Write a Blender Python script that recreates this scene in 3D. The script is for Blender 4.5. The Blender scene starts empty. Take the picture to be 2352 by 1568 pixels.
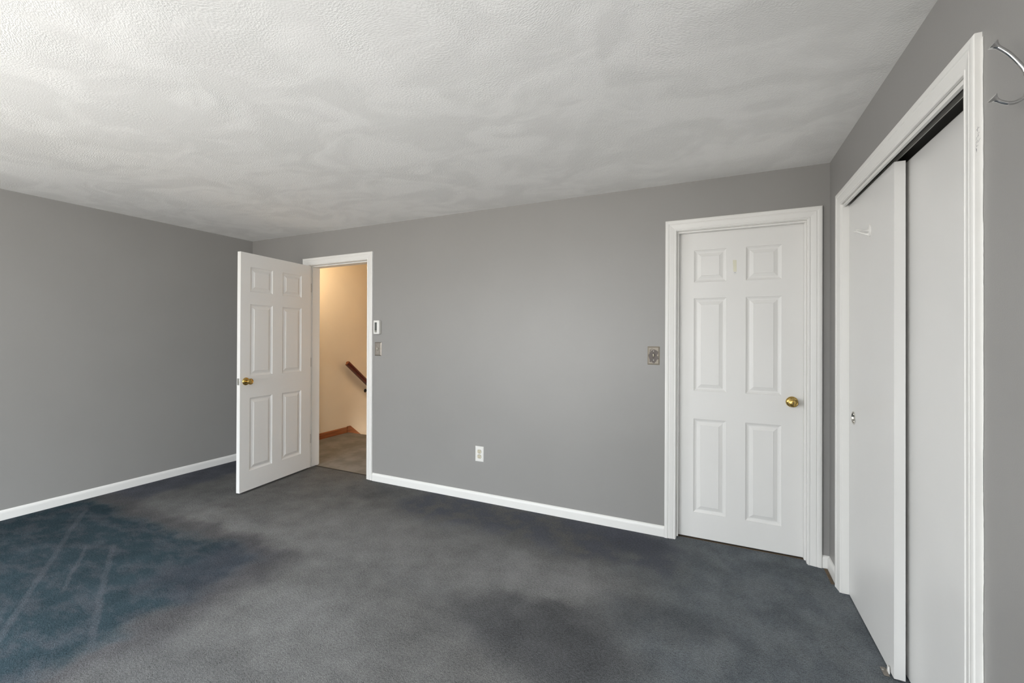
import bpy, bmesh, math
from mathutils import Vector, Matrix

# ------------------------------------------------------------------ scene, camera, light
S = bpy.context.scene
COL = S.collection
W, H = 5.177, 2.349            # room width (x) and ceiling height
REAR = -4.70                   # wall behind the camera
DH = 2.030                     # door opening height

vs = S.view_settings
S.display_settings.display_device = 'sRGB'
vs.view_transform = 'Standard'
vs.look = 'None'
vs.gamma = 1.0
vs.use_curve_mapping = False
vs.exposure = 0.01
S.cycles.use_denoising = True
S.cycles.max_bounces = 14
S.cycles.diffuse_bounces = 10
S.cycles.sample_clamp_indirect = 8.0

FPX, SHY = 986.26, -17.39
pitch, roll, yaw = .0072, .0067, -.4393
fw = Vector((math.sin(yaw)*math.cos(pitch), math.cos(yaw)*math.cos(pitch), math.sin(pitch)))
rt = Vector((math.cos(yaw), -math.sin(yaw), 0))
up = rt.cross(fw)
rt2 = rt*math.cos(roll) + up*math.sin(roll)
up2 = -rt*math.sin(roll) + up*math.cos(roll)
cam_d = bpy.data.cameras.new('camera')
cam = bpy.data.objects.new('camera', cam_d)
COL.objects.link(cam)
M = Matrix((rt2, up2, -fw)).transposed().to_4x4()
M.translation = Vector((4.5686, -3.036, 1.3241))
cam.matrix_world = M
cam_d.sensor_fit = 'HORIZONTAL'
cam_d.sensor_width = 36
cam_d.lens = FPX/2352*36
cam_d.shift_y = SHY/2352
cam_d.clip_start = .02
S.camera = cam

# overcast sky: cool above, warm reflected ground below the horizon
wd = bpy.data.worlds.new('sky'); S.world = wd; wd.use_nodes = True
wn = wd.node_tree
wn.nodes.clear()
tc = wn.nodes.new('ShaderNodeTexCoord'); sx = wn.nodes.new('ShaderNodeSeparateXYZ')
mr = wn.nodes.new('ShaderNodeMapRange'); cr = wn.nodes.new('ShaderNodeValToRGB')
bg = wn.nodes.new('ShaderNodeBackground'); wo = wn.nodes.new('ShaderNodeOutputWorld')
wn.links.new(tc.outputs['Generated'], sx.inputs[0]); wn.links.new(sx.outputs['Z'], mr.inputs['Value'])
mr.inputs['From Min'].default_value = -1; mr.inputs['From Max'].default_value = 1
wn.links.new(mr.outputs[0], cr.inputs[0])
GROUND, HORIZON, ZENITH = 8.6, 10.2, 25.0
STOPS = [(0, GROUND, (1, .95, .88)), (.46, GROUND, (1, .95, .88)), (.50, HORIZON, (.93, .97, 1)), (.62, HORIZON, (.91, .96, 1)), (.72, ZENITH, (.85, .93, 1)), (1, ZENITH, (.82, .915, 1))]
TOP = max(GROUND, HORIZON, ZENITH)
for i, (pos, v, c) in enumerate(STOPS):
    e = cr.color_ramp.elements[i] if i < 1 else cr.color_ramp.elements.new(pos)
    if i == 0: cr.color_ramp.elements.remove(cr.color_ramp.elements[1])
    e.position = pos; e.color = tuple(v/TOP*q for q in c)+(1,)
wn.links.new(cr.outputs[0], bg.inputs[0]); wn.links.new(bg.outputs[0], wo.inputs[0])
bg.inputs[1].default_value = TOP

def area_light(name, loc, direction, w, h, power, color, spread=180):
    d = bpy.data.lights.new(name, 'AREA'); d.shape = 'RECTANGLE'; d.size = w; d.size_y = h
    d.energy = power; d.color = color; d.spread = math.radians(spread)
    o = bpy.data.objects.new(name, d); COL.objects.link(o)
    o.location = loc
    o.rotation_euler = Vector(direction).to_track_quat('-Z', 'Z').to_euler()
    return o
# window openings, right one added for its light: (wall, a0, a1, z0, z1)
WINS = [('rear', .90, 3.00, .10, 2.08), ('rear', 3.25, 4.00, .75, 2.08), ('left', -4.10, -3.25, .75, 1.85), ('right', -4.10, -3.35, .75, 2.06)]
COOL, WARM = (.93, .97, 1.0), (1.0, .95, .86)
def win_frame(i):
    k, a0, a1, z0, z1 = WINS[i]
    c, d = {'rear': (((a0+a1)/2, REAR-.145, (z0+z1)/2), (0, 1, 0)), 'left': ((-.145, (a0+a1)/2, (z0+z1)/2), (1, 0, 0)),
            'right': ((W+.12, (a0+a1)/2, (z0+z1)/2), (-1, 0, 0))}[k]
    return c, d, a1-a0, z1-z0
for i in range(4):                     # sky portals at the window openings
    c, d, w_, h_ = win_frame(i)
    o = area_light('sky_portal_%d' % (i+1), c, d, w_, h_, 1, (1, 1, 1)); o.data.cycles.is_portal = True
def added_daylight(name, i, power, color, direction=None, spread=180):
    c, d, w_, h_ = win_frame(i)
    area_light(name, Vector(c)+Vector(d)*.01, direction or d, w_-.06, h_-.06, power, color, spread)
added_daylight('added_beam_3', 2, 20, COOL, (1, .22, 0), 85)  # extra narrow beam added at the left window to brighten the right wall
added_daylight('added_fill_4', 3, 105, COOL)  # added fill light behind a made-up right-wall window
def point_light(name, loc, power, color, r):
    d = bpy.data.lights.new(name, 'POINT'); d.energy = power; d.color = color; d.shadow_soft_size = r
    o = bpy.data.objects.new(name, d); COL.objects.link(o); o.location = loc
point_light('landing_lamp_light', (.56, .56, 2.14), 19, (1.0, .77, .50), .07)
point_light('downstairs_light', (.62, 3.4, .0), 26, (1.0, .88, .74), .06)

# ------------------------------------------------------------------ node helpers
class NT:
    def __init__(s, name):
        s.m = bpy.data.materials.new(name); s.m.use_nodes = True; s.t = s.m.node_tree
        s.b = s.t.nodes['Principled BSDF']
    def n(s, typ, **kw):
        x = s.t.nodes.new(typ)
        for k, v in kw.items(): setattr(x, k, v)
        return x
    def put(s, sock, v):
        if hasattr(v, 'is_output'): s.t.links.new(v, sock)
        elif isinstance(v, (tuple, list)): sock.default_value = tuple(v) if len(v) != 3 or sock.type == 'VECTOR' else (*v, 1)
        else: sock.default_value = v
    def math(s, op, a, b=0.0, c=None, clamp=False):
        x = s.n('ShaderNodeMath', operation=op, use_clamp=clamp)
        s.put(x.inputs[0], a); s.put(x.inputs[1], b)
        if c is not None: s.put(x.inputs[2], c)
        return x.outputs[0]
    def add(s, *a):
        r = a[0]
        for q in a[1:]: r = s.math('ADD', r, q)
        return r
    def mul(s, *a):
        r = a[0]
        for q in a[1:]: r = s.math('MULTIPLY', r, q)
        return r
    def smooth(s, v, a, b):            # 0 at a, 1 at b
        x = s.n('ShaderNodeMapRange', interpolation_type='SMOOTHSTEP')
        inv = a > b
        s.put(x.inputs['Value'], v)
        x.inputs['From Min'].default_value = min(a, b); x.inputs['From Max'].default_value = max(a, b)
        x.inputs['To Min'].default_value = 1.0 if inv else 0.0
        x.inputs['To Max'].default_value = 0.0 if inv else 1.0
        return x.outputs[0]
    def coord(s):
        return s.n('ShaderNodeNewGeometry').outputs['Position']
    def obj(s):
        return s.n('ShaderNodeTexCoord').outputs['Object']
    def sep(s, v):
        x = s.n('ShaderNodeSeparateXYZ'); s.put(x.inputs[0], v); return x.outputs
    def comb(s, a, b, c):
        x = s.n('ShaderNodeCombineXYZ')
        for i, q in enumerate((a, b, c)): s.put(x.inputs[i], q)
        return x.outputs[0]
    def noise(s, v, scale, detail=2.0, rough=.5, dist=0.0):
        x = s.n('ShaderNodeTexNoise'); s.put(x.inputs['Vector'], v)
        x.inputs['Scale'].default_value = scale; x.inputs['Detail'].default_value = detail
        x.inputs['Roughness'].default_value = rough; x.inputs['Distortion'].default_value = dist
        return x.outputs['Fac']
    def mapping(s, v, scale=(1, 1, 1), rot=(0, 0, 0), loc=(0, 0, 0)):
        x = s.n('ShaderNodeMapping'); s.put(x.inputs['Vector'], v)
        x.inputs['Scale'].default_value = scale; x.inputs['Rotation'].default_value = rot; x.inputs['Location'].default_value = loc
        return x.outputs[0]
    def mix(s, f, a, b):
        x = s.n('ShaderNodeMix', data_type='RGBA')
        s.put(x.inputs[0], f); s.put(x.inputs[6], a); s.put(x.inputs[7], b)
        return x.outputs[2]
    def mixf(s, f, a, b):
        x = s.n('ShaderNodeMix', data_type='FLOAT')
        s.put(x.inputs[0], f); s.put(x.inputs[2], a); s.put(x.inputs[3], b)
        return x.outputs[0]
    def bump(s, h, strength, dist):
        x = s.n('ShaderNodeBump'); s.put(x.inputs['Height'], h)
        s.put(x.inputs['Strength'], strength); x.inputs['Distance'].default_value = dist
        s.t.links.new(x.outputs[0], s.b.inputs['Normal'])
    def set(s, color=None, rough=None, metal=None, spec=None):
        if color is not None: s.put(s.b.inputs['Base Color'], color)
        if rough is not None: s.put(s.b.inputs['Roughness'], rough)
        if metal is not None: s.put(s.b.inputs['Metallic'], metal)
        if spec is not None: s.put(s.b.inputs['Specular IOR Level'], spec)
        return s.m

def paint(name, col, rough=.5, var=.03, bump=.0, bscale=180, spec=.4):
    t = NT(name); p = t.coord()
    f = t.noise(p, 2.3, 3)
    c2 = tuple(min(1, c*(1-var)) for c in col); c1 = tuple(min(1, c*(1+var)) for c in col)
    c = t.mix(t.smooth(f, .3, .7), c2, c1)
    if bump:
        t.bump(t.noise(p, bscale, 3), bump, .002)
    return t.set(c, rough, 0, spec)

M_WALL = paint('wall_paint_grey', (.275, .268, .258), .42, .015, .10, 260, .5)
M_WHITE = paint('white_semi_gloss_paint', (.76, .75, .725), .38, .012, .05, 60, .4)
M_DOOR = paint('white_door_paint', (.74, .73, .71), .42, .012, .06, 35, .4)
M_HALLW = paint('cream_wall_paint', (.73, .64, .505), .6, .02, .10, 260, .3)
M_SLAB = paint('white_flush_door_paint', (.72, .712, .695), .33, .015, .04, 25, .45)

def m_ceiling():
    t = NT('textured_ceiling_paint'); p = t.coord()
    wob = t.math('SUBTRACT', t.noise(p, 1.1, 2), .5); wob2 = t.math('SUBTRACT', t.noise(t.mapping(p, loc=(7, 3, 1)), 1.1, 2), .5)
    x, y, z = t.sep(p)
    q = t.comb(t.add(x, t.mul(wob, .5)), t.add(y, t.mul(wob2, .5)), 0)
    patch = t.smooth(t.noise(p, .9, 3, .55, .8), .36, .64)
    n1 = t.noise(t.mapping(q, scale=(125, 165, 1), rot=(0, 0, .6)), 1.0, 3, .55)
    n2 = t.noise(t.mapping(q, scale=(125, 165, 1), rot=(0, 0, -.8)), 1.0, 3, .55)
    fine = t.smooth(t.mixf(patch, n1, n2), .32, .70)
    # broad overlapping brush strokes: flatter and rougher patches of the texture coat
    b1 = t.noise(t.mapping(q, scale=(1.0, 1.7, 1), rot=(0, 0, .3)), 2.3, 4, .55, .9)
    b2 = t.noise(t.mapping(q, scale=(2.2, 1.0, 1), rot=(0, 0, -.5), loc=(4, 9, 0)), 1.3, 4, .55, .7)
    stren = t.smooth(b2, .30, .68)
    h = t.add(t.mul(fine, t.mixf(stren, .22, 1.0)), t.mul(b1, 1.2))
    t.bump(h, .40, .0032)
    c = t.mix(t.smooth(t.add(b1, t.mul(b2, .6)), .66, .95), (.800, .794, .777), (.885, .878, .860))  # broad bright and dim smears of the lighting put into the colour
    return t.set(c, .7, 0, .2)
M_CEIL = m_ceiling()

def m_carpet():
    t = NT('worn_blue_grey_carpet'); p = t.coord()
    w1 = t.math('SUBTRACT', t.noise(p, 2.6, 5, .6), .5); w2 = t.math('SUBTRACT', t.noise(t.mapping(p, loc=(11, 5, 0)), 2.6, 5, .6), .5)
    x0, y0, z0 = t.sep(p)
    x = t.add(x0, t.mul(w1, .42)); y = t.add(y0, t.mul(w2, .42))
    def box(xa, xb, ya, yb, s=.12):
        return t.mul(t.smooth(x, xa-s, xa+s), t.smooth(x, xb+s, xb-s), t.smooth(y, ya-s, ya+s), t.smooth(y, yb+s, yb-s))
    def blob(cx, cy, rx, ry, ang=0.0, inner=.35):
        c, s_ = math.cos(ang), math.sin(ang)
        dx = t.math('SUBTRACT', x, cx); dy = t.math('SUBTRACT', y, cy)
        u = t.mul(t.add(t.mul(dx, c), t.mul(dy, s_)), 1/rx); v = t.mul(t.add(t.mul(dx, -s_), t.mul(dy, c)), 1/ry)
        d = t.math('SQRT', t.add(t.mul(u, u), t.mul(v, v)))
        return t.smooth(d, 1.15, inner)
    def line(x1, y1, x2, y2, w):
        L = math.hypot(x2-x1, y2-y1); c, s_ = (x2-x1)/L, (y2-y1)/L
        xx = t.add(x0, t.mul(w1, .06)); yy = t.add(y0, t.mul(w2, .06))
        dx = t.math('SUBTRACT', xx, x1); dy = t.math('SUBTRACT', yy, y1)
        u = t.add(t.mul(dx, c), t.mul(dy, s_)); v = t.math('ABSOLUTE', t.add(t.mul(dx, -s_), t.mul(dy, c)))
        return t.mul(t.smooth(v, w, w*.3), t.smooth(u, -.05, .05), t.smooth(u, L+.05, L-.05))
    mott = t.noise(p, 5.5, 5, .62)
    mid = t.smooth(t.noise(t.mapping(p, scale=(1.0, 2.2, 1)), 9, 4, .6), .3, .7)
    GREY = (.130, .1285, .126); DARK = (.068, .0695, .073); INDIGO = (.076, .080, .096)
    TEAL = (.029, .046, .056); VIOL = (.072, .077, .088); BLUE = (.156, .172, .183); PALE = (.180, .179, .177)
    c = t.mix(t.mul(mid, .35), GREY, (.097, .0975, .098))
    # towards the closet the pile keeps more of its blue
    right = t.smooth(x, 3.75, 4.75)
    c = t.mix(t.mul(right, .85), c, BLUE)
    rmot = t.smooth(t.noise(t.mapping(p, scale=(1.5, 1, 1), rot=(0, 0, .4), loc=(2, 8, 0)), 3.4, 4, .6), .40, .62)
    c = t.mix(t.mul(right, rmot, .42), c, (.072, .083, .099))
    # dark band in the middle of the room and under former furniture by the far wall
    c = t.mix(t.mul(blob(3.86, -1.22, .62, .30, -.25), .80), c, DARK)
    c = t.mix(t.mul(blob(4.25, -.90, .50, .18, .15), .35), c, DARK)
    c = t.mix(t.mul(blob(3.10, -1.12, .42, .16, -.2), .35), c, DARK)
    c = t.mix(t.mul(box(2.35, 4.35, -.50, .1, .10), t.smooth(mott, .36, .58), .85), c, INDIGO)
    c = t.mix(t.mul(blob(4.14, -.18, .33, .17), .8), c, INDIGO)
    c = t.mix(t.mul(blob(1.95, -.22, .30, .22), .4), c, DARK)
    # worn pale lane from the door to the closet, plus colour offsetting window light
    c = t.mix(t.mul(blob(2.75, -.86, 1.45, .50, .08, .45), .60), c, PALE)  # mid floor lightened in colour where the window light falls off
    c = t.mix(t.mul(t.smooth(y, -1.75, -2.15), .30), c, DARK)  # floor near the windows darkened in colour against their light
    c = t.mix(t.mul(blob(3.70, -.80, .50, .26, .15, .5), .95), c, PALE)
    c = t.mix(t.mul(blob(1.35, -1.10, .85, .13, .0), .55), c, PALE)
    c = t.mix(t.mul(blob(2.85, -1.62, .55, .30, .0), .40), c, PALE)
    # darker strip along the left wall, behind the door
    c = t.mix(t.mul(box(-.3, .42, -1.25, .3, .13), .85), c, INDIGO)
    # unfaded teal rectangle where a bed stood
    bed = box(-.5, 2.20, -4.6, -1.36, .07)
    rim = t.mul(box(-.5, 2.36, -4.6, -1.24, .10), t.math('SUBTRACT', 1.0, bed))
    c = t.mix(t.mul(rim, .65), c, (.062, .060, .064))
    mott2 = t.noise(t.mapping(p, scale=(1.0, 2.2, 1), rot=(0, 0, .75)), 5.2, 4, .62)
    teal = t.mix(t.mul(t.smooth(mott2, .42, .66), .58), TEAL, VIOL)
    c = t.mix(t.mul(bed, .95), c, teal)
    c = t.mix(t.mul(box(1.75, 2.25, -1.75, -1.3, .12), .55), c, (.056, .057, .068))
    for L_ in ((.29, -1.47, 1.9, -2.36, .022), (1.16, -1.65, 2.2, -2.15, .022), (1.02, -1.72, 1.55, -2.02, .014)):
        c = t.mix(t.mul(line(*L_), .26), c, (.115, .115, .128))
    # pile grain
    g1 = t.smooth(t.noise(t.mapping(p, scale=(1.25, 1, 1), rot=(0, 0, .4)), 230, 2, .6), .30, .70)
    g2 = t.smooth(t.noise(t.mapping(p, scale=(1, 1.7, 1), rot=(0, 0, .5)), 75, 3, .6), .30, .70)
    g = t.add(t.mul(t.math('SUBTRACT', g1, .5), .62), t.mul(t.math('SUBTRACT', g2, .5), .32), t.mul(t.math('SUBTRACT', mott, .5), .8), 1.0)
    m = t.n('ShaderNodeMix', data_type='RGBA', blend_type='MULTIPLY'); m.inputs[0].default_value = 1
    t.put(m.inputs[6], c); t.put(m.inputs[7], t.comb(g, g, g))
    t.bump(t.add(g1, t.mul(g2, .5)), .35, .003)
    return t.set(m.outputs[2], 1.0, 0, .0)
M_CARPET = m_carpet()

def m_hallcarpet():
    t = NT('grey_brown_landing_carpet'); p = t.coord()
    c = t.mix(t.smooth(t.noise(p, 4, 4, .6), .35, .65), (.20, .188, .17), (.27, .255, .235))
    g = t.noise(p, 260, 3, .7)
    m = t.n('ShaderNodeMix', data_type='RGBA', blend_type='MULTIPLY'); m.inputs[0].default_value = 1
    gg = t.add(t.mul(g, .9), .55)
    t.put(m.inputs[6], c); t.put(m.inputs[7], t.comb(gg, gg, gg))
    t.bump(g, .6, .005)
    return t.set(m.outputs[2], .95, 0, .1)
M_HCARPET = m_hallcarpet()

def m_wood(name, a, b, rough=.3, scale=(4, 60, 60)):
    t = NT(name); p = t.obj()
    f = t.noise(t.mapping(p, scale=scale), 1.0, 4, .6, .4)
    t.bump(f, .08, .001)
    return t.set(t.mix(t.smooth(f, .3, .7), a, b), rough, 0, .5)
M_MAHOG = m_wood('mahogany_stained_wood', (.062, .006, .004), (.115, .012, .007), .28, (60, 4, 60))
M_REDWOOD = m_wood('reddish_varnished_wood', (.20, .060, .020), (.34, .12, .045), .22, (60, 4, 60))
M_RAWWOOD = m_wood('raw_brown_wood', (.085, .062, .040), (.16, .11, .065), .85)
M_DARK = paint('dark_dust', (.03, .026, .022), .9, .1)

def metal(name, col, rough, var=0.0):
    t = NT(name)
    if var:
        f = t.noise(t.obj(), 90, 3)
        t.set(t.mix(t.smooth(f, .35, .65), col, tuple(c*(1-var) for c in col)), t.mixf(f, rough, rough+.2))
    else: t.set(col, rough)
    return t.set(None, None, 1.0)
M_BRASS = metal('polished_brass', (.58, .40, .13), .16, .12)
M_CHROME = metal('chrome', (.56, .56, .56), .10)
M_STEEL = metal('dull_steel', (.52, .51, .47), .35, .15)
M_NICKEL = metal('satin_nickel', (.34, .31, .275), .42, .08)
M_PULL = metal('bright_nickel', (.62, .60, .56), .18)
M_TRACK = metal('grey_aluminium', (.50, .49, .47), .5)
M_TRACKD = paint('shade_toned_channel', (.09, .085, .078), .7, .02)  # shade inside the channel put into its colour
M_RIB = paint('lit_toned_track_rib', (.66, .64, .60), .5, .02)  # aluminium rib lightened in colour so it looks lit
M_HINGE = paint('paint_smeared_hinge', (.50, .48, .45), .45, .08)
M_BLACKM = metal('black_iron', (.03, .03, .03), .5)

def m_wornplate():
    t = NT('worn_brass_switch_plate'); p = t.obj()
    x, y, z = t.sep(p)
    w = t.math('SUBTRACT', t.noise(p, 55, 4, .6), .5)
    d = t.math('SQRT', t.add(t.mul(x, x, 1100), t.mul(z, z, 480)))
    f = t.smooth(t.add(d, t.mul(w, 1.5)), 1.05, .95)
    c = t.mix(f, (.265, .232, .185), (.115, .096, .085))
    return t.set(c, t.mixf(f, .42, .55), .12)
M_WORN = m_wornplate()
M_IVORY = paint('ivory_plastic', (.66, .63, .54), .35, .01)
M_OUTLET = paint('white_plastic', (.74, .73, .70), .3, .01)
M_IVPLUG = paint('aged_ivory_plastic', (.60, .55, .42), .35, .01)
M_SLOT = paint('dark_slot', (.05, .04, .03), .6, .0)
M_LCD = paint('grey_display_glass', (.10, .105, .10), .18, .02)
M_TAPE = paint('yellowed_adhesive', (.70, .68, .55), .5, .05)
M_TABP = paint('clear_tab', (.72, .72, .70), .25, .01)
M_CLOSET = paint('unlit_closet_paint', (.16, .155, .145), .7, .02)  # darkness of the closed-off spaces put into the paint colour
M_CAULK = paint('scuffed_paint', (.22, .22, .23), .6, .1)

# ------------------------------------------------------------------ mesh helpers
def tag(o, label=None, cat=None, group=None, kind=None):
    if label: o['label'] = label
    if cat: o['category'] = cat
    if group: o['group'] = group
    if kind: o['kind'] = kind
    return o
def mesh_obj(name, bm, mat, parent=None, loc=None, smooth=False, local=True):
    bmesh.ops.recalc_face_normals(bm, faces=bm.faces[:])
    me = bpy.data.meshes.new(name); bm.to_mesh(me); bm.free()
    if smooth:
        for p in me.polygons: p.use_smooth = True
        me.set_sharp_from_angle(angle=math.radians(38))
    me.materials.append(mat)
    o = bpy.data.objects.new(name, me); COL.objects.link(o)
    if parent: o.parent = parent
    if loc is not None: o.location = loc
    return o
def empty(name, loc=(0, 0, 0), rz=0.0):
    o = bpy.data.objects.new(name, None); COL.objects.link(o)
    o.location = loc; o.rotation_euler = (0, 0, rz); o.empty_display_size = .05
    return o
def box(bm, x0, x1, y0, y1, z0, z1, bevel=0.0, seg=2):
    r = bmesh.ops.create_cube(bm, size=1.0)
    bmesh.ops.scale(bm, vec=(x1-x0, y1-y0, z1-z0), verts=r['verts'])
    bmesh.ops.translate(bm, vec=((x0+x1)/2, (y0+y1)/2, (z0+z1)/2), verts=r['verts'])
    if bevel:
        ed = list({e for v in r['verts'] for e in v.link_edges})
        bmesh.ops.bevel(bm, geom=ed, offset=bevel, segments=seg, affect='EDGES', profile=.5)
    return bm
def B(*a, **k):
    return box(bmesh.new(), *a, **k)
def loft(bm, rings, closed=True, caps=True):
    vr = [[bm.verts.new(p) for p in r] for r in rings]
    n = len(vr[0])
    for a, b in zip(vr[:-1], vr[1:]):
        for i in range(n if closed else n-1):
            j = (i+1) % n
            bm.faces.new((a[i], a[j], b[j], b[i]))
    if caps:
        bm.faces.new(vr[0][::-1]); bm.faces.new(vr[-1])
    return bm
def lathe(bm, prof, origin, axis, seg=40):
    """prof: (radius, distance along axis)"""
    ax = Vector(axis).normalized()
    a = ax.orthogonal().normalized(); b = ax.cross(a)
    rings = []
    for r, d in prof:
        r = max(r, 1e-5)
        rings.append([Vector(origin)+ax*d+(a*math.cos(t)+b*math.sin(t))*r for t in [2*math.pi*i/seg for i in range(seg)]])
    return loft(bm, rings, caps=prof[0][0] < .001 and prof[-1][0] < .001)
def tube(bm, pts, radii, seg=18):
    P = [Vector(p) for p in pts]
    rings = []; prev = None
    for i, p in enumerate(P):
        t = (P[min(i+1, len(P)-1)]-P[max(i-1, 0)]).normalized()
        if prev is None: a = t.orthogonal().normalized()
        else: a = (prev-t*prev.dot(t)).normalized()
        prev = a; b = t.cross(a); r = radii[i] if isinstance(radii, (list, tuple)) else radii
        rings.append([p+(a*math.cos(q)+b*math.sin(q))*r for q in [2*math.pi*k/seg for k in range(seg)]])
    return loft(bm, rings)
def smooth_path(pts, n=6):
    P = [Vector(p) for p in pts]; out = []
    for i in range(len(P)-1):
        p0, p1, p2, p3 = P[max(i-1, 0)], P[i], P[i+1], P[min(i+2, len(P)-1)]
        for k in range(n):
            u = k/n
            out.append(.5*((2*p1)+(p2-p0)*u+(2*p0-5*p1+4*p2-p3)*u*u+(3*p1-p0-3*p2+p3)*u**3))
    return out+[P[-1]]
def wall_with_holes(name, mapf, u0, u1, v0, v1, th, holes, mat):
    """flat wall slab in (u, v) with rectangular holes, thickness th (0 = room face)"""
    us = sorted({u0, u1, *[h[0] for h in holes], *[h[1] for h in holes]})
    vv = sorted({v0, v1, *[h[2] for h in holes], *[h[3] for h in holes]})
    bm = bmesh.new()
    def hole(ua, ub, va, vb):
        return any(h[0]-1e-6 <= ua and ub <= h[1]+1e-6 and h[2]-1e-6 <= va and vb <= h[3]+1e-6 for h in holes)
    nu, nv = len(us)-1, len(vv)-1
    solid = [[not hole(us[i], us[i+1], vv[j], vv[j+1]) for j in range(nv)] for i in range(nu)]
    cache = {}
    def V(i, j, d):
        k = (i, j, d)
        if k not in cache: cache[k] = bm.verts.new(mapf(us[i], vv[j], d*th))
        return cache[k]
    for i in range(nu):
        for j in range(nv):
            if not solid[i][j]: continue
            for d in (0, 1): bm.faces.new((V(i, j, d), V(i+1, j, d), V(i+1, j+1, d), V(i, j+1, d)))
            for di, dj, (a, b) in ((-1, 0, ((i, j), (i, j+1))), (1, 0, ((i+1, j), (i+1, j+1))), (0, -1, ((i, j), (i+1, j))), (0, 1, ((i, j+1), (i+1, j+1)))):
                ii, jj = i+di, j+dj
                if not (0 <= ii < nu and 0 <= jj < nv) or not solid[ii][jj]:
                    bm.faces.new((V(*a, 0), V(*b, 0), V(*b, 1), V(*a, 1)))
    return tag(mesh_obj(name, bm, mat), kind='structure')

# ------------------------------------------------------------------ room shell
HOLE1 = (.874, 1.684, -.1, DH+.018)
HOLE2 = (4.329, 5.086, -.1, DH+.018)
CL0, CL1, CLH = -1.500, -.266, 2.034        # closet opening (y range, height)

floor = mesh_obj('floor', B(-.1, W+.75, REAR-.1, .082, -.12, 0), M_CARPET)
tag(floor, 'worn blue-grey bedroom carpet with an unfaded teal rectangle at left', 'carpet', kind='structure')
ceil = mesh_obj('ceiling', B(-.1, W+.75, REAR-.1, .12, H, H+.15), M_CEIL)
tag(ceil, 'white bedroom ceiling with stippled brushed texture', 'ceiling', kind='structure')
wb = wall_with_holes('wall_back', lambda u, v, d: (u, d, v), -.12, W+.8, -.1, H+.05, .125, [HOLE1, HOLE2], M_WALL)
tag(wb, 'long grey painted wall holding both panelled doors', 'wall')
wl = wall_with_holes('wall_left', lambda u, v, d: (-d, u, v), REAR-.12, .12, -.1, H+.05, .14, [(a0, a1, z0, z1) for k, a0, a1, z0, z1 in WINS if k == 'left'], M_WALL)
tag(wl, 'plain grey wall at the left of the room', 'wall')
wr = wall_with_holes('wall_right', lambda u, v, d: (W+d, u, v), REAR-.12, .12, -.1, H+.05, .115, [(CL0-.018, CL1+.018, -.1, CLH+.05)]+[(a0, a1, z0, z1) for k, a0, a1, z0, z1 in WINS if k == 'right'], M_WALL)
tag(wr, 'grey wall at right around the sliding closet doors', 'wall')
wre = wall_with_holes('wall_rear', lambda u, v, d: (u, REAR-d, v), -.12, W+.12, -.1, H+.05, .14, [(a0, a1, z0, z1) for k, a0, a1, z0, z1 in WINS if k == 'rear'], M_WALL)
tag(wre, 'grey wall with two windows behind the viewer', 'wall')

# closet interior
bm = bmesh.new()
box(bm, W+.70, W+.75, CL0-.3, .0, -.1, H+.05)
box(bm, W+.115, W+.75, CL0-.35, CL0-.3, -.1, H+.05)
box(bm, W+.115, W+.75, -.05, .0, -.1, H+.05)
tag(mesh_obj('wall_closet', bm, M_CLOSET), 'dim inside walls of the closet behind the sliding doors', 'wall', kind='structure')

# windows (behind the viewer / left of the frame; the right-wall one is added for light)
for i, (k, a0, a1, z0, z1) in enumerate(WINS):
    f = {'rear': lambda u, v, d: (u, REAR-d, v), 'left': lambda u, v, d: (-d, u, v), 'right': lambda u, v, d: (W+d, u, v)}[k]
    bm = bmesh.new()
    def fb(u0, u1, v0, v1, d0, d1):
        p, q = f(u0, v0, d0), f(u1, v1, d1)
        box(bm, min(p[0], q[0]), max(p[0], q[0]), min(p[1], q[1]), max(p[1], q[1]), min(p[2], q[2]), max(p[2], q[2]))
    t_ = .045
    fb(a0, a1, z0, z0+t_, .03, .09); fb(a0, a1, z1-t_, z1, .03, .09)
    fb(a0, a0+t_, z0+t_, z1-t_, .03, .09); fb(a1-t_, a1, z0+t_, z1-t_, .03, .09)
    fb(a0+t_, a1-t_, (z0+z1)/2-.02, (z0+z1)/2+.02, .04, .08)
    where = ['the tall one on the rear wall', 'the shorter one on the rear wall', 'on the left wall near the rear corner', 'added on the right wall as a fill-light opening'][i]
    w_ = tag(mesh_obj('window_%d' % (i+1), bm, M_WHITE), 'white framed window, ' + where, 'window', kind='structure')

# stair landing beyond the open door
HX = .020
tag(mesh_obj('floor_landing', B(-.1, 2.0, .088, 1.36, -.12, 0), M_HCARPET), 'grey-brown carpeted stair landing beyond the open door', 'landing', kind='structure')
bm = bmesh.new(); box(bm, HX-.14, HX, .125, 5.0, -3.2, H+.4)
tag(mesh_obj('wall_stairwell_left', bm, M_HALLW), 'cream stairwell wall carrying the handrail', 'wall', kind='structure')
bm = bmesh.new(); box(bm, 1.02, 1.14, 1.36, 5.0, -3.2, H+.4); box(bm, 1.02, 2.1, 1.36, 1.46, -3.2, H+.4); box(bm, 2.0, 2.1, .125, 1.40, -.1, H+.4)
tag(mesh_obj('wall_stairwell_right', bm, M_HALLW), 'cream stairwell wall hidden at the right of the landing', 'wall', kind='structure')
tag(mesh_obj('wall_stairwell_end', B(-.1, 1.14, 4.9, 5.0, -3.2, H+.4), M_HALLW), 'cream wall at the far end of the stairs', 'wall', kind='structure')
tag(mesh_obj('ceiling_landing', B(-.12, 2.1, .125, 5.0, H+.16, H+.3), M_HALLW), 'cream ceiling over the stair landing', 'ceiling', kind='structure')
bm = bmesh.new()
rise, run = .19, .232
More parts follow.
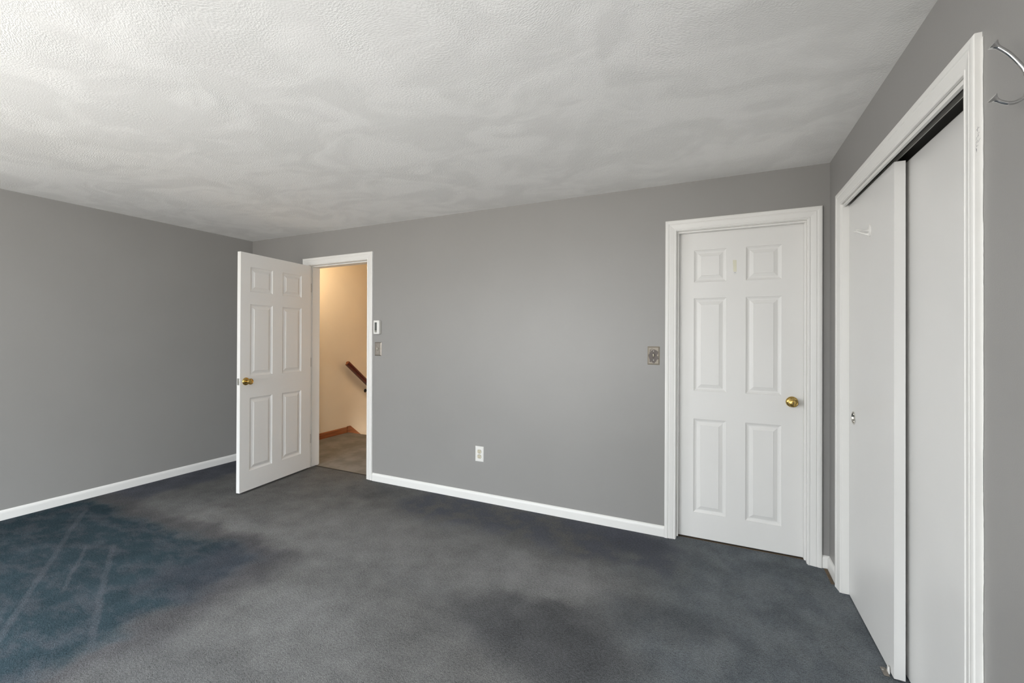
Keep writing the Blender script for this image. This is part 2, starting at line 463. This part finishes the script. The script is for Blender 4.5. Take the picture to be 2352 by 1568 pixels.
for i in range(12):
    y0 = 1.36+run*i; zt = -rise*(i+1)
    box(bm, HX, 1.02, y0-.001, y0+run+.001, zt-.35, zt)
    box(bm, HX, 1.02, y0+run-.002, y0+run+.022, zt-.03, zt)
tag(mesh_obj('floor_stairs', bm, M_HCARPET), 'carpeted stairs going down from the landing', 'stairs', kind='structure')
# dark room behind the closed door
bm = bmesh.new(); box(bm, 2.1, 2.15, .125, 1.4, -.1, H); box(bm, 5.9, 6.0, .125, 1.4, -.1, H); box(bm, 2.1, 6.0, 1.35, 1.4, -.1, H); box(bm, 2.1, 6.0, .1, 1.4, H, H+.1)
tag(mesh_obj('wall_beyond', bm, M_CLOSET), 'unlit walls of the room behind the closed door', 'wall', kind='structure')
tag(mesh_obj('floor_beyond', B(2.0, 6.0, .088, 1.4, -.12, -.003), M_RAWWOOD), 'brown wood floor just showing under the closed door', 'floor', kind='structure')

# ------------------------------------------------------------------ casings and jambs
CW = .068
CPROF = [(0, 0), (0, .0080), (.0025, .0098), (.0070, .0102), (.0095, .0086), (.0120, .0086), (.0150, .0098), (.0270, .0122),
         (.0390, .0146), (.0410, .0130), (.0440, .0130), (.0470, .0160), (.0540, .0172), (.0600, .0172), (.0650, .0165), (CW, .0140), (CW, 0)]
def casing(parent, mapf, u0, u1, v1, mat, thick=1.0, left=True):
    def piece(name, ends):
        bm = bmesh.new()
        loft(bm, [[mapf(*fn(t, d*thick)) for t, d in CPROF] for fn in ends])
        return mesh_obj(name, bm, mat, parent)
    if left: piece('side_casing', [lambda t, d: (u0-t, .001, d), lambda t, d: (u0-t, v1+t, d)])
    piece('head_casing', [lambda t, d: (u0-t, v1+t, d), lambda t, d: (u1+t, v1+t, d)])
    piece('side_casing', [lambda t, d: (u1+t, .001, d), lambda t, d: (u1+t, v1+t, d)])

def door_frame(name, x0, x1, stop_y0, stop_y1, label, hinges=(), lean=0.0):
    root = empty(name, ((x0+x1)/2, 0, 0)); tag(root, label, 'door frame', kind='structure')
    cx = (x0+x1)/2
    mp = lambda u, v, d: (u-cx, -d, v)
    casing(root, mp, x0-.004, x1+.004, DH+.003, M_WHITE)
    bm = bmesh.new()
    box(bm, x0-.017-cx, x0-cx, .0, .127, .001, DH+.017)
    box(bm, x1-cx, x1+.017-cx, .0, .127, .001, DH+.017)
    box(bm, x0-cx, x1-cx, .0, .127, DH, DH+.017)
    mesh_obj('jamb', bm, M_WHITE, root)
    bm = bmesh.new(); s = .011
    box(bm, x0-cx, x0+s-cx, stop_y0, stop_y1, .012, DH-s, .002)
    box(bm, x1-s-cx, x1-cx, stop_y0, stop_y1, .012, DH-s, .002)
    box(bm, x0-cx, x1-cx, stop_y0, stop_y1, DH-s, DH, .002)
    mesh_obj('door_stop', bm, M_WHITE, root)
    for hz in hinges:
        h = mesh_obj('hinge_leaf', B(x0-.0005-cx, x0+.0016-cx, .004, .034, hz-.045, hz+.045, .0006, 1), M_HINGE, root)
    root.rotation_euler = (0, -lean, 0)
    return root
LEAN = .0075                       # tilts the doorway and its door to follow lens distortion
door_frame('trim_1', .892, 1.666, .038, .126, 'white moulded frame around the open doorway to the stairs', (.29, 1.06, 1.81), LEAN)
door_frame('trim_2', 4.347, 5.068, .018, .052, 'white moulded frame around the closed door at the right end')
# scraped paint edge beside casings: small flecks of bare wall paint left out

# closet frame
root = empty('trim_3', (W, (CL0+CL1)/2, 0)); tag(root, 'white moulded frame around the sliding closet doors', 'closet frame', kind='structure')
cyc = (CL0+CL1)/2
casing(root, lambda u, v, d: (-d, u-cyc, v), CL0+.004-.0, CL1-.0+.002, CLH-.003, M_WHITE)
bm = bmesh.new()
box(bm, 0, .112, CL0-.016-cyc, CL0-cyc, .001, CLH+.045)
box(bm, 0, .112, CL1-cyc, CL1+.016-cyc, .001, CLH+.045)
box(bm, .002, .012, CL0-cyc, CL1-cyc, CLH-.017, CLH+.036)
box(bm, .0, .112, CL0-cyc, CL1-cyc, CLH+.036, CLH+.045)
mesh_obj('jamb', bm, M_WHITE, root)
import random
rng = random.Random(4)
def smear(u_edge, sgn, z0, z1, w0, w1, x):
    bm = bmesh.new(); zz = z0; L_, R_ = [], []
    w = (w0+w1)/2
    while zz < z1:
        w += rng.uniform(-1, 1)*(w1-w0)*.22; w = min(max(w, w0), w1)
        L_.append((x, u_edge, zz)); R_.append((x, u_edge+sgn*(w+rng.uniform(0, .0006)), zz)); zz += rng.uniform(.006, .022)
    v = [[bm.verts.new(p) for p in q] for q in (L_, R_)]
    for i in range(len(L_)-1): bm.faces.new((v[0][i], v[0][i+1], v[1][i+1], v[1][i]))
    return bm
sm_ = mesh_obj('paint_smear', smear(CL0+.004-CW-cyc, -1, .03, 2.085, .0003, .0058, -.0006), M_WHITE, root)
sm_['label'] = 'ragged white brush line where trim paint runs onto the grey wall'
bm = bmesh.new()
for i in range(16):
    z_ = 1.795+i*.0042+rng.uniform(-.003, .003); d_ = rng.uniform(.006, .011)
    tube(bm, [(-d_-.002, CL0+.004-CW-cyc-.0001, z_), (-d_+rng.uniform(-.003, .003), CL0+.004-CW-cyc-.0001, z_+rng.uniform(.003, .010))], .00028, 5)
sm_ = mesh_obj('scuff_marks', bm, M_CAULK, root)
sm_['label'] = 'thin dark scratches on the frame edge'
tr = tag(empty('sliding_door_track', (W+.066, cyc, CLH)), 'grey metal double track above the sliding closet doors', 'door track')
bm = bmesh.new()
box(bm, -.049, .045, CL0-cyc, CL1-cyc, .024, .035)
box(bm, -.049, -.0475, CL0-cyc, CL1-cyc, .002, .026)
box(bm, .043, .045, CL0-cyc, CL1-cyc, .004, .026)
mesh_obj('channel', bm, M_TRACKD, tr)
mesh_obj('centre_rib', B(-.013, -.0105, CL0-cyc, CL1-cyc, .0055, .0242), M_RIB, tr)

# ------------------------------------------------------------------ baseboards
BPROF = [(0, 0.001), (.0120, .001), (.0120, .050), (.0108, .0575), (.0082, .0640), (.0045, .0690), (.0, .0715)]
def baseboard(name, p0, p1, nrm, label, mat=M_WHITE, prof=BPROF):
    p0, p1, n = Vector(p0), Vector(p1), Vector(nrm)
    c = (p0+p1)/2
    bm = loft(bmesh.new(), [[p-c+n*d+Vector((0, 0, z)) for d, z in prof] for p in (p0, p1)])
    o = mesh_obj(name, bm, mat); o.location = c
    return tag(o, label, 'baseboard', kind='structure')
baseboard('baseboard_left', (0, REAR, 0), (0, 0, 0), (1, 0, 0), 'long white baseboard along the left wall')
baseboard('baseboard_back', (1.739, 0, 0), (4.274, 0, 0), (0, -1, 0), 'white baseboard between the two panelled doors under the outlet')
baseboard('baseboard_back', (.0, 0, 0), (.819, 0, 0), (0, -1, 0), 'short white baseboard hidden behind the open door')
baseboard('baseboard_back', (5.141, 0, .0), (W, 0, .0), (0, -1, 0), 'tiny white baseboard piece between closed door frame and corner')
baseboard('baseboard_right', (W, -.013, 0), (W, CL1+.002+CW+.001, 0), (-1, 0, 0), 'short white baseboard between corner and closet frame')
baseboard('baseboard_right', (W, REAR, 0), (W, CL0+.004-CW-.001, 0), (-1, 0, 0), 'white baseboard right of the closet toward the viewer')
baseboard('baseboard_rear', (0, REAR, 0), (W, REAR, 0), (0, 1, 0), 'white baseboard under the rear windows')
HB = [(0, .001), (.013, .001), (.013, .066), (.010, .072), (.005, .077), (0, .078)]
baseboard('baseboard_stairwell', (HX, .127, 0), (HX, 1.335, 0), (1, 0, 0), 'reddish varnished wood baseboard on the stair landing', M_REDWOOD, HB)
# sloping skirt board beside the stairs
sl = -.81
def skirt(y): return .086+sl*(y-1.392)
pts = [(1.336, .002), (1.336, .080), (1.352, .086), (1.392, .086), (4.3, skirt(4.3)), (4.3, skirt(4.3)-.30), (1.40, -.20), (1.362, -.18), (1.362, .002)]
bm = loft(bmesh.new(), [[(x, y-1.336, z) for y, z in pts] for x in (0, .017)])
o = mesh_obj('trim_stair_skirt', bm, M_REDWOOD); o.location = (HX+.0002, 1.336, 0)
tag(o, 'varnished wood skirt board sloping down beside the stairs', 'skirt board', kind='structure')

# ------------------------------------------------------------------ panelled doors
ROWS = [(.176, .793), (.977, 1.588), (1.694, 1.906)]
PPROF = [(0, 0), (.0012, -.0032), (.006, -.0058), (.012, -.0088), (.0185, -.0100), (.0215, -.0098), (.0415, -.0030), (.0428, -.0012)]
def panel_leaf(width, z0, z1, th, cols, zoff=0.0):
    """leaf in local x (0..width), visible face at y=0 with normal +y, body to y=-th"""
    bm = bmesh.new()
    xs = sorted({0, width, *[c for a in cols for c in a]}); zs = sorted({z0, z1, *[r+zoff for a in ROWS for r in a]})
    for yf, sgn in ((0, 1), (-th, -1)):
        for i in range(len(xs)-1):
            for j in range(len(zs)-1):
                xa, xb, za, zb = xs[i], xs[i+1], zs[j], zs[j+1]
                if any(abs(c[0]-xa) < 1e-6 for c in cols) and any(abs(r[0]+zoff-za) < 1e-6 for r in ROWS):
                    rings = []
                    for t, d in PPROF:
                        y = yf+sgn*d
                        rings.append([bm.verts.new(p) for p in ((xa+t, y, za+t), (xb-t, y, za+t), (xb-t, y, zb-t), (xa+t, y, zb-t))])
                    for a, b in zip(rings[:-1], rings[1:]):
                        for k in range(4): bm.faces.new((a[k], a[(k+1) % 4], b[(k+1) % 4], b[k]))
                    bm.faces.new(rings[-1])
                else:
                    bm.faces.new([bm.verts.new(p) for p in ((xa, yf, za), (xb, yf, za), (xb, yf, zb), (xa, yf, zb))])
    e = .0
    for quad in (((0, 0, z0), (width, 0, z0), (width, -th, z0), (0, -th, z0)), ((0, 0, z1), (width, 0, z1), (width, -th, z1), (0, -th, z1)),
                 ((0, 0, z0), (0, 0, z1), (0, -th, z1), (0, -th, z0)), ((width, 0, z0), (width, 0, z1), (width, -th, z1), (width, -th, z0))):
        bm.faces.new([bm.verts.new(p) for p in quad])
    bmesh.ops.remove_doubles(bm, verts=bm.verts[:], dist=1e-5)
    return bm
KNOB = [(0, .000), (.0325, .000), (.0330, .002), (.0318, .0055), (.0270, .0100), (.0180, .0135), (.0140, .0150)]
KNOB2 = [(.0120, .012), (.0115, .024), (.0125, .029), (.0180, .034), (.0232, .041), (.0255, .048), (.0258, .053), (.0240, .058), (.0200, .0600), (.0185, .0592), (.0170, .0600), (.0120, .0618), (.0060, .0624), (0, .0625)]
def doorknob(parent, x, z, y, sgn, keyed):
    k = mesh_obj('doorknob', lathe(bmesh.new(), KNOB2, (0, 0, 0), (0, sgn, 0)), M_BRASS, parent, (x, y, z), True)
    k['label'] = 'round brass knob'
    mesh_obj('rosette', lathe(bmesh.new(), KNOB, (0, 0, 0), (0, sgn, 0)), M_BRASS, k, (0, 0, 0), True)
    if keyed:
        bm = B(-.0014, .0014, -.0008, .0008, -.0075, .0075, .0005, 1)
        mesh_obj('keyhole', bm, M_SLOT, k, (0, sgn*.0625, 0))
    return k

# open door
DW = .774
A = (.927, -.0036, 0)
d1 = tag(empty('door_1', A, math.atan2(-.992, .1265)), 'white six-panel door standing open into the room', 'door', kind='structure')
cols1 = [(DW-.654, DW-.428), (DW-.320, DW-.092)]
mesh_obj('door_leaf', panel_leaf(DW, .015, 2.020, .035, cols1), M_DOOR, d1)
doorknob(d1, DW-.053, .936, 0, 1, False)
doorknob(d1, DW-.072, .936, -.035, -1, False)
lp = mesh_obj('latch_plate', B(DW-.0004, DW+.0014, -.030, -.006, .908, .965, .0005, 1), M_STEEL, d1)
lp['label'] = 'dull steel latch plate on the door edge'
mesh_obj('latch_bolt', loft(bmesh.new(), [[(x, y, z) for x, y in ((0, -.0235), (.0115, -.0125), (.0115, -.0115), (0, -.0115))] for z in (.928, .945)]), M_STEEL, lp, (DW, 0, 0))
for hz in (.29, 1.06, 1.81):
    bm = bmesh.new()
    tube(bm, [(-.0035, -.0405, hz-.045), (-.0035, -.0405, hz+.045)], .0055, 14)
    box(bm, -.0015, .0004, -.036, -.005, hz-.045, hz+.045)
    h = mesh_obj('hinge', bm, M_STEEL, d1)

d1.rotation_euler = (Matrix.Rotation(-LEAN, 3, 'Y') @ Matrix.Rotation(math.atan2(-.992, .1265), 3, 'Z')).to_euler()
# closed door
d2 = tag(empty('door_2', (4.351, .0555, 0)), 'closed white six-panel door with brass knob beside the closet', 'door', kind='structure')
D2W = .713
cols2 = [(4.449-4.351, 4.642-4.351), (4.752-4.351, 4.946-4.351)]
lf = mesh_obj('door_leaf', panel_leaf(D2W, .012, 2.026, .035, cols2), M_DOOR, d2)
# leaf is authored facing +y; turn it to face the room
lf.data.transform(Matrix.Scale(-1, 4, (0, 1, 0))); lf.data.flip_normals()
doorknob(d2, 5.0-4.351, .941, 0, -1, True)

# ------------------------------------------------------------------ sliding closet doors
d3 = tag(empty('door_3', (W+.030, -.268, 0)), 'white flush sliding closet door in front, far half, with white hook', 'sliding door', kind='structure')
bm = bmesh.new()
PR, PY, PZ = .0290, -.072, .928
y0, y1, z0, z1, th = -.612, 0, .006, 2.021, .035
def rectv(x): return [bm.verts.new(p) for p in ((x, y0, z0), (x, y1, z0), (x, y1, z1), (x, y0, z1))]
fr, bk = rectv(0), rectv(th)
bm.faces.new(bk)
for i in range(4): bm.faces.new((fr[i], fr[(i+1) % 4], bk[(i+1) % 4], bk[i]))
cir = [bm.verts.new((0, PY+PR*math.cos(a), PZ+PR*math.sin(a))) for a in [2*math.pi*i/48 for i in range(48)]]
cir2 = [bm.verts.new((.0125, v.co.y, v.co.z)) for v in cir]
ed = [bm.edges.get((fr[i], fr[(i+1) % 4])) for i in range(4)]+[bm.edges.new((cir[i], cir[(i+1) % 48])) for i in range(48)]
bmesh.ops.triangle_fill(bm, use_beauty=True, use_dissolve=False, edges=ed)
for i in range(48): bm.faces.new((cir[i], cir[(i+1) % 48], cir2[(i+1) % 48], cir2[i]))
bm.faces.new(cir2)
mesh_obj('door_leaf', bm, M_SLAB, d3)
cup = mesh_obj('finger_pull', lathe(bmesh.new(), [(.0345, .0), (.0345, .0010), (.0325, .0020), (.0295, .0020), (.0275, .0008), (.0262, -.003), (.0250, -.0085), (.0200, -.0110), (.0, -.0118), (0, -.0122), (.0280, -.0122), (.0280, .0)], (0, 0, 0), (-1, 0, 0), 48), M_PULL, d3, (-.0001, PY, PZ), True)
cup['label'] = 'round bright nickel finger pull'
d4 = tag(empty('door_4', (W+.080, CL0-.006, 0)), 'white flush sliding closet door behind, near half', 'sliding door', kind='structure')
mesh_obj('door_leaf', B(0, .035, .007, .735, .006, 2.027, .0015, 1), M_SLAB, d4)

# floor guide of the sliding doors
g = tag(empty('door_guide', (W+.012, -.842, 0)), 'small metal and white plastic floor guide under the front sliding door', 'door guide')
bm = B(-.009, .010, -.027, .024, .0005, .0035, .001, 1)
mesh_obj('base_plate', bm, M_NICKEL, g)
mesh_obj('guide_post', loft(bmesh.new(), [[(x, -.012, 0.002), (x, .010, 0.002), (x, .006, .027), (x, -.006, .027)] for x in (.0095, .0135)]), M_OUTLET, g)
mesh_obj('screw', lathe(bmesh.new(), [(0, 0), (.004, 0), (.0035, .0015), (0, .002)], (0, 0, 0), (0, 0, 1), 16), M_STEEL, g, (-.004, .006, .0035), True)
# strips of bare floor at the edges of the carpet
t_ = mesh_obj('tack_strip', B(-.010, .006, -.17, .0, .0, .004, .001, 1), M_RAWWOOD, None, (W-.020, -.018, 0))
tag(t_, 'thin brown tack strip under the short baseboard in the right corner', 'tack strip')
t_ = mesh_obj('threshold_strip', B(-.385, .385, -.010, .008, -.02, .0016, .0004, 1), M_DARK, None, (1.279, .086, 0))
tag(t_, 'dark carpet seam strip across the open doorway', 'threshold')
t_ = mesh_obj('threshold_strip', B(-.356, .356, -.010, .008, -.01, .0018, .0005, 1), M_RAWWOOD, None, (4.7075, .064, 0))
tag(t_, 'brown wood strip under the closed panelled door', 'threshold')

# ------------------------------------------------------------------ wall fittings
def plate(w, h, th, bev):
    """bevelled wall plate: face toward -y, back at y=0"""
    r0 = [(-w/2, 0, -h/2), (w/2, 0, -h/2), (w/2, 0, h/2), (-w/2, 0, h/2)]
    r1 = [(-w/2, -.0015, -h/2), (w/2, -.0015, -h/2), (w/2, -.0015, h/2), (-w/2, -.0015, h/2)]
    a, b = w/2-bev, h/2-bev
    r2 = [(-a, -th, -b), (a, -th, -b), (a, -th, b), (-a, -th, b)]
    return loft(bmesh.new(), [r0, r1, r2])
def screw(parent, x, y, z, r=.0034, mat=M_STEEL):
    mesh_obj('screw', lathe(bmesh.new(), [(0, 0), (r, 0), (r*.9, .0009), (r*.5, .0015), (0, .0016)], (0, 0, 0), (0, -1, 0), 18), mat, parent, (x, y, z), True)
def light_switch(loc, mat, label, tm, up_pos):
    s = tag(empty('light_switch', loc), label, 'light switch')
    mesh_obj('cover_plate', plate(.079, .124, .0065, .0085), mat, s)
    mesh_obj('switch_slot', B(-.0055, .0055, -.0072, -.004, -.0125, .0125, .0006, 1), M_SLOT, s)
    k = 1 if up_pos else -1
    mesh_obj('toggle', loft(bmesh.new(), [[(-.0042, -.006, -.0085), (.0042, -.006, -.0085), (.0042, -.006, .0085), (-.0042, -.006, .0085)],
                                          [(-.0034, -.0185, k*.007-.004), (.0034, -.0185, k*.007-.004), (.0034, -.0185, k*.007+.004), (-.0034, -.0185, k*.007+.004)]]), tm, s)
    for z in (.0305, -.0305): screw(s, 0, -.0064, z)
    return s
light_switch((1.7920, 0, 1.207), M_NICKEL, 'plain nickel light switch below the thermostat by the open doorway', M_IVORY, True)
light_switch((4.2010, 0, 1.205), M_WORN, 'worn brass light switch beside the closed panelled door', M_IVPLUG, True)

s = tag(empty('power_outlet', (2.860, 0, .379)), 'white duplex power outlet low on the long grey wall', 'outlet')
mesh_obj('cover_plate', plate(.076, .123, .0055, .0045), M_OUTLET, s)
for z in (.0200, -.0200):
    bm = bmesh.new()
    ring = [(.0172*math.cos(a)*(1.0), min(max(.0172*math.sin(a), -.0140), .0140)) for a in [2*math.pi*i/40 for i in range(40)]]
    loft(bm, [[(x, y, zz) for x, zz in ring] for y in (-.0050, -.0072)])
    r = mesh_obj('receptacle', bm, M_IVPLUG, s, (0, 0, z))
    bm = bmesh.new()
    box(bm, -.0078, -.0052, -.0076, -.006, .0005, .0095); box(bm, .0050, .0076, -.0076, -.006, .0015, .0088)
    lathe(bm, [(0, .006), (.0030, .006), (.0030, .0076), (0, .0076)], (0, 0, -.0070), (0, -1, 0), 16)
    mesh_obj('slots', bm, M_SLOT, r)
    # dark gap round the receptacle
    bm = bmesh.new()
    loft(bm, [[(x*1.09, y, zz*1.09) for x, zz in ring] for y in (-.0048, -.0057)])
    mesh_obj('gap', bm, M_SLOT, r)
screw(s, 0, -.0054, 0)

s = tag(empty('thermostat', (1.7905, 0, 1.405)), 'small ivory wall thermostat with grey window beside the open doorway', 'thermostat')
bm = B(-.033, .033, -.030, -.004, -.0625, .0625, .0045, 3)
mesh_obj('housing', bm, M_OUTLET, s, smooth=True)
mesh_obj('back_plate', B(-.031, .031, -.005, 0, -.060, .060, .001, 1), M_IVORY, s)
mesh_obj('display_window', B(-.0185, .0095, -.0308, -.028, -.046, .044, .001, 1), M_LCD, s)
mesh_obj('lever', B(-.0165, .0075, -.0325, -.030, -.0385, -.0335, .0005, 1), M_IVORY, s)

# adhesive strip left on the closed door
s = tag(empty('adhesive_strip', (4.690, .0554, 1.7815)), 'yellowed adhesive hook strip stuck high on the closed panelled door', 'adhesive strip')
mesh_obj('strip', loft(bmesh.new(), [[(x, y, z) for x, z in ((-.0125, .046), (.009, .045), (.0100, -.030), (-.0085, -.030))] for y in (0, -.0012)]), M_TAPE, s)
ring = [(-.0085, -.030), (.0100, -.030)]+[(.00075+.00925*math.cos(a), -.040+.0085*math.sin(a)) for a in [-math.pi*i/10 for i in range(11)]]
mesh_obj('pull_tab', loft(bmesh.new(), [[(x, y, z) for x, z in ring] for y in (0, -.0008)]), M_TABP, s)
mesh_obj('tab_hole', lathe(bmesh.new(), [(0, 0), (.0024, 0), (.0024, .0010), (0, .0010)], (0, 0, 0), (0, -1, 0), 14), M_CAULK, s, (.0008, 0, -.036))

# white double hook on the front sliding door
s = tag(empty('robe_hook', (W+.030, -.596, 1.817)), 'white plastic double hook high on the front sliding closet door', 'hook')
ring = [(.0165*math.cos(a), .0270*math.sin(a)) for a in [2*math.pi*i/32 for i in range(32)]]
mesh_obj('base', loft(bmesh.new(), [[(-.0002, y, z) for y, z in ring], [(-.004, y, z) for y, z in ring], [(-.0068, y*.72, z*.80) for y, z in ring]]), M_OUTLET, s, smooth=True)
def prong(y0, y1, z0, tip, zt):
    P = smooth_path([(-.002, y0, z0), (-.012, y0*.9+y1*.1, z0*.92), (-.028, (y0+y1)/2, z0*.45+zt*.4), (-.044, y1, zt*.9), (tip, y1, zt)], 6)
    R = [.0032+.0085*max(0, 1-i/(len(P)*.42))**1.6 for i in range(len(P))]
    mesh_obj('prong', tube(bmesh.new(), P, R, 14), M_OUTLET, s, smooth=True)
prong(-.004, -.016, -.001, -.056, .002); prong(.004, .020, -.017, -.056, .002)

# chrome double coat hook at the right edge
HY = -1.755
s = tag(empty('coat_hook', (W, HY, 1.876)), 'chrome double coat hook on the grey wall right of the closet', 'coat hook')
def q(x, z): return (x-W, 0, z-1.876)
ring = [(.0135*math.cos(a), .0270*math.sin(a)) for a in [2*math.pi*i/36 for i in range(36)]]
mesh_obj('base_plate', loft(bmesh.new(), [[(0, y, z) for y, z in ring], [(-.003, y, z) for y, z in ring], [(-.0085, y*.80, z*.85) for y, z in ring], [(-.0110, y*.5, z*.55) for y, z in ring]]), M_CHROME, s, smooth=True)
def hook_arm(name, pts, r0, tipn):
    P = smooth_path([q(*p) for p in pts], 7)
    n = len(P)
    R = [r0 for _ in P]
    arm = mesh_obj(name, tube(bmesh.new(), P, R, 20), M_CHROME, s, smooth=True)
    d = (Vector(P[0])-Vector(P[2])).normalized()
    mesh_obj('flared_tip', lathe(bmesh.new(), [(r0*.9, -.012), (r0*1.0, -.008), (r0*1.3, -.004), (r0*1.7, -.0005), (.0098, .0028), (.0104, .0038), (.0098, .0045), (.0, .0052)], (0, 0, 0), d, 32), M_CHROME, arm, P[0], True)
hook_arm('upper_arm', [(5.1175, 1.9625), (5.123, 1.957), (5.1390, 1.9390), (5.1530, 1.9170), (5.1630, 1.898), (5.1680, 1.883), (5.1695, 1.874)], .0044, 0)
hook_arm('lower_arm', [(5.1165, 1.8465), (5.1215, 1.8425), (5.1285, 1.8370), (5.1400, 1.8320), (5.1515, 1.8325), (5.1620, 1.8400), (5.1690, 1.8530), (5.1700, 1.866)], .0038, 0)
mesh_obj('screw', lathe(bmesh.new(), [(0, 0), (.0042, 0), (.0038, .0014), (.002, .0024), (0, .0025)], (0, 0, 0), (-.5, .87, 0), 18), M_CHROME, s, (-.0060, .0095, -.008), True)

# handrail on the stairwell wall
s = tag(empty('handrail', (.092, 1.27, .957)), 'dark red mahogany handrail sloping down the cream stairwell wall', 'handrail')
RP = [(-.017, -.031), (.017, -.031), (.0185, -.012), (.0270, .000), (.0285, .014), (.0230, .026), (.010, .031), (-.010, .031), (-.0230, .026), (-.0285, .014), (-.0270, .000), (-.0185, -.012)]
dirv = Vector((0, 1, sl)).normalized(); nrm = Vector((0, -sl, 1)).normalized()
def ringat(k, sc=1.0): return [Vector((x*sc, 0, 0))+nrm*z*sc+dirv*k for x, z in RP]
mesh_obj('rail', loft(bmesh.new(), [ringat(-.004, .86), ringat(0), ringat(3.4)]), M_MAHOG, s)
cap = mesh_obj('rail_end', loft(bmesh.new(), [ringat(-.0062, .82), ringat(-.004, .845)]), M_REDWOOD, s)
cap['label'] = 'lighter bare wood cut end of the rail'
for k in (.525, 2.2):
    c = dirv*k
    bm = bmesh.new()
    tube(bm, smooth_path([(0, c.y, c.z-.030), (0, c.y, c.z-.055), (-.022, c.y, c.z-.078), (-.056, c.y, c.z-.088), (-.0715, c.y, c.z-.090)], 5), .0065, 12)
    lathe(bm, [(0, 0), (.026, 0), (.024, .004), (.008, .007), (0, .007)], (-.0718, c.y, c.z-.090), (1, 0, 0), 24)
    mesh_obj('bracket', bm, M_BLACKM, s, smooth=True)
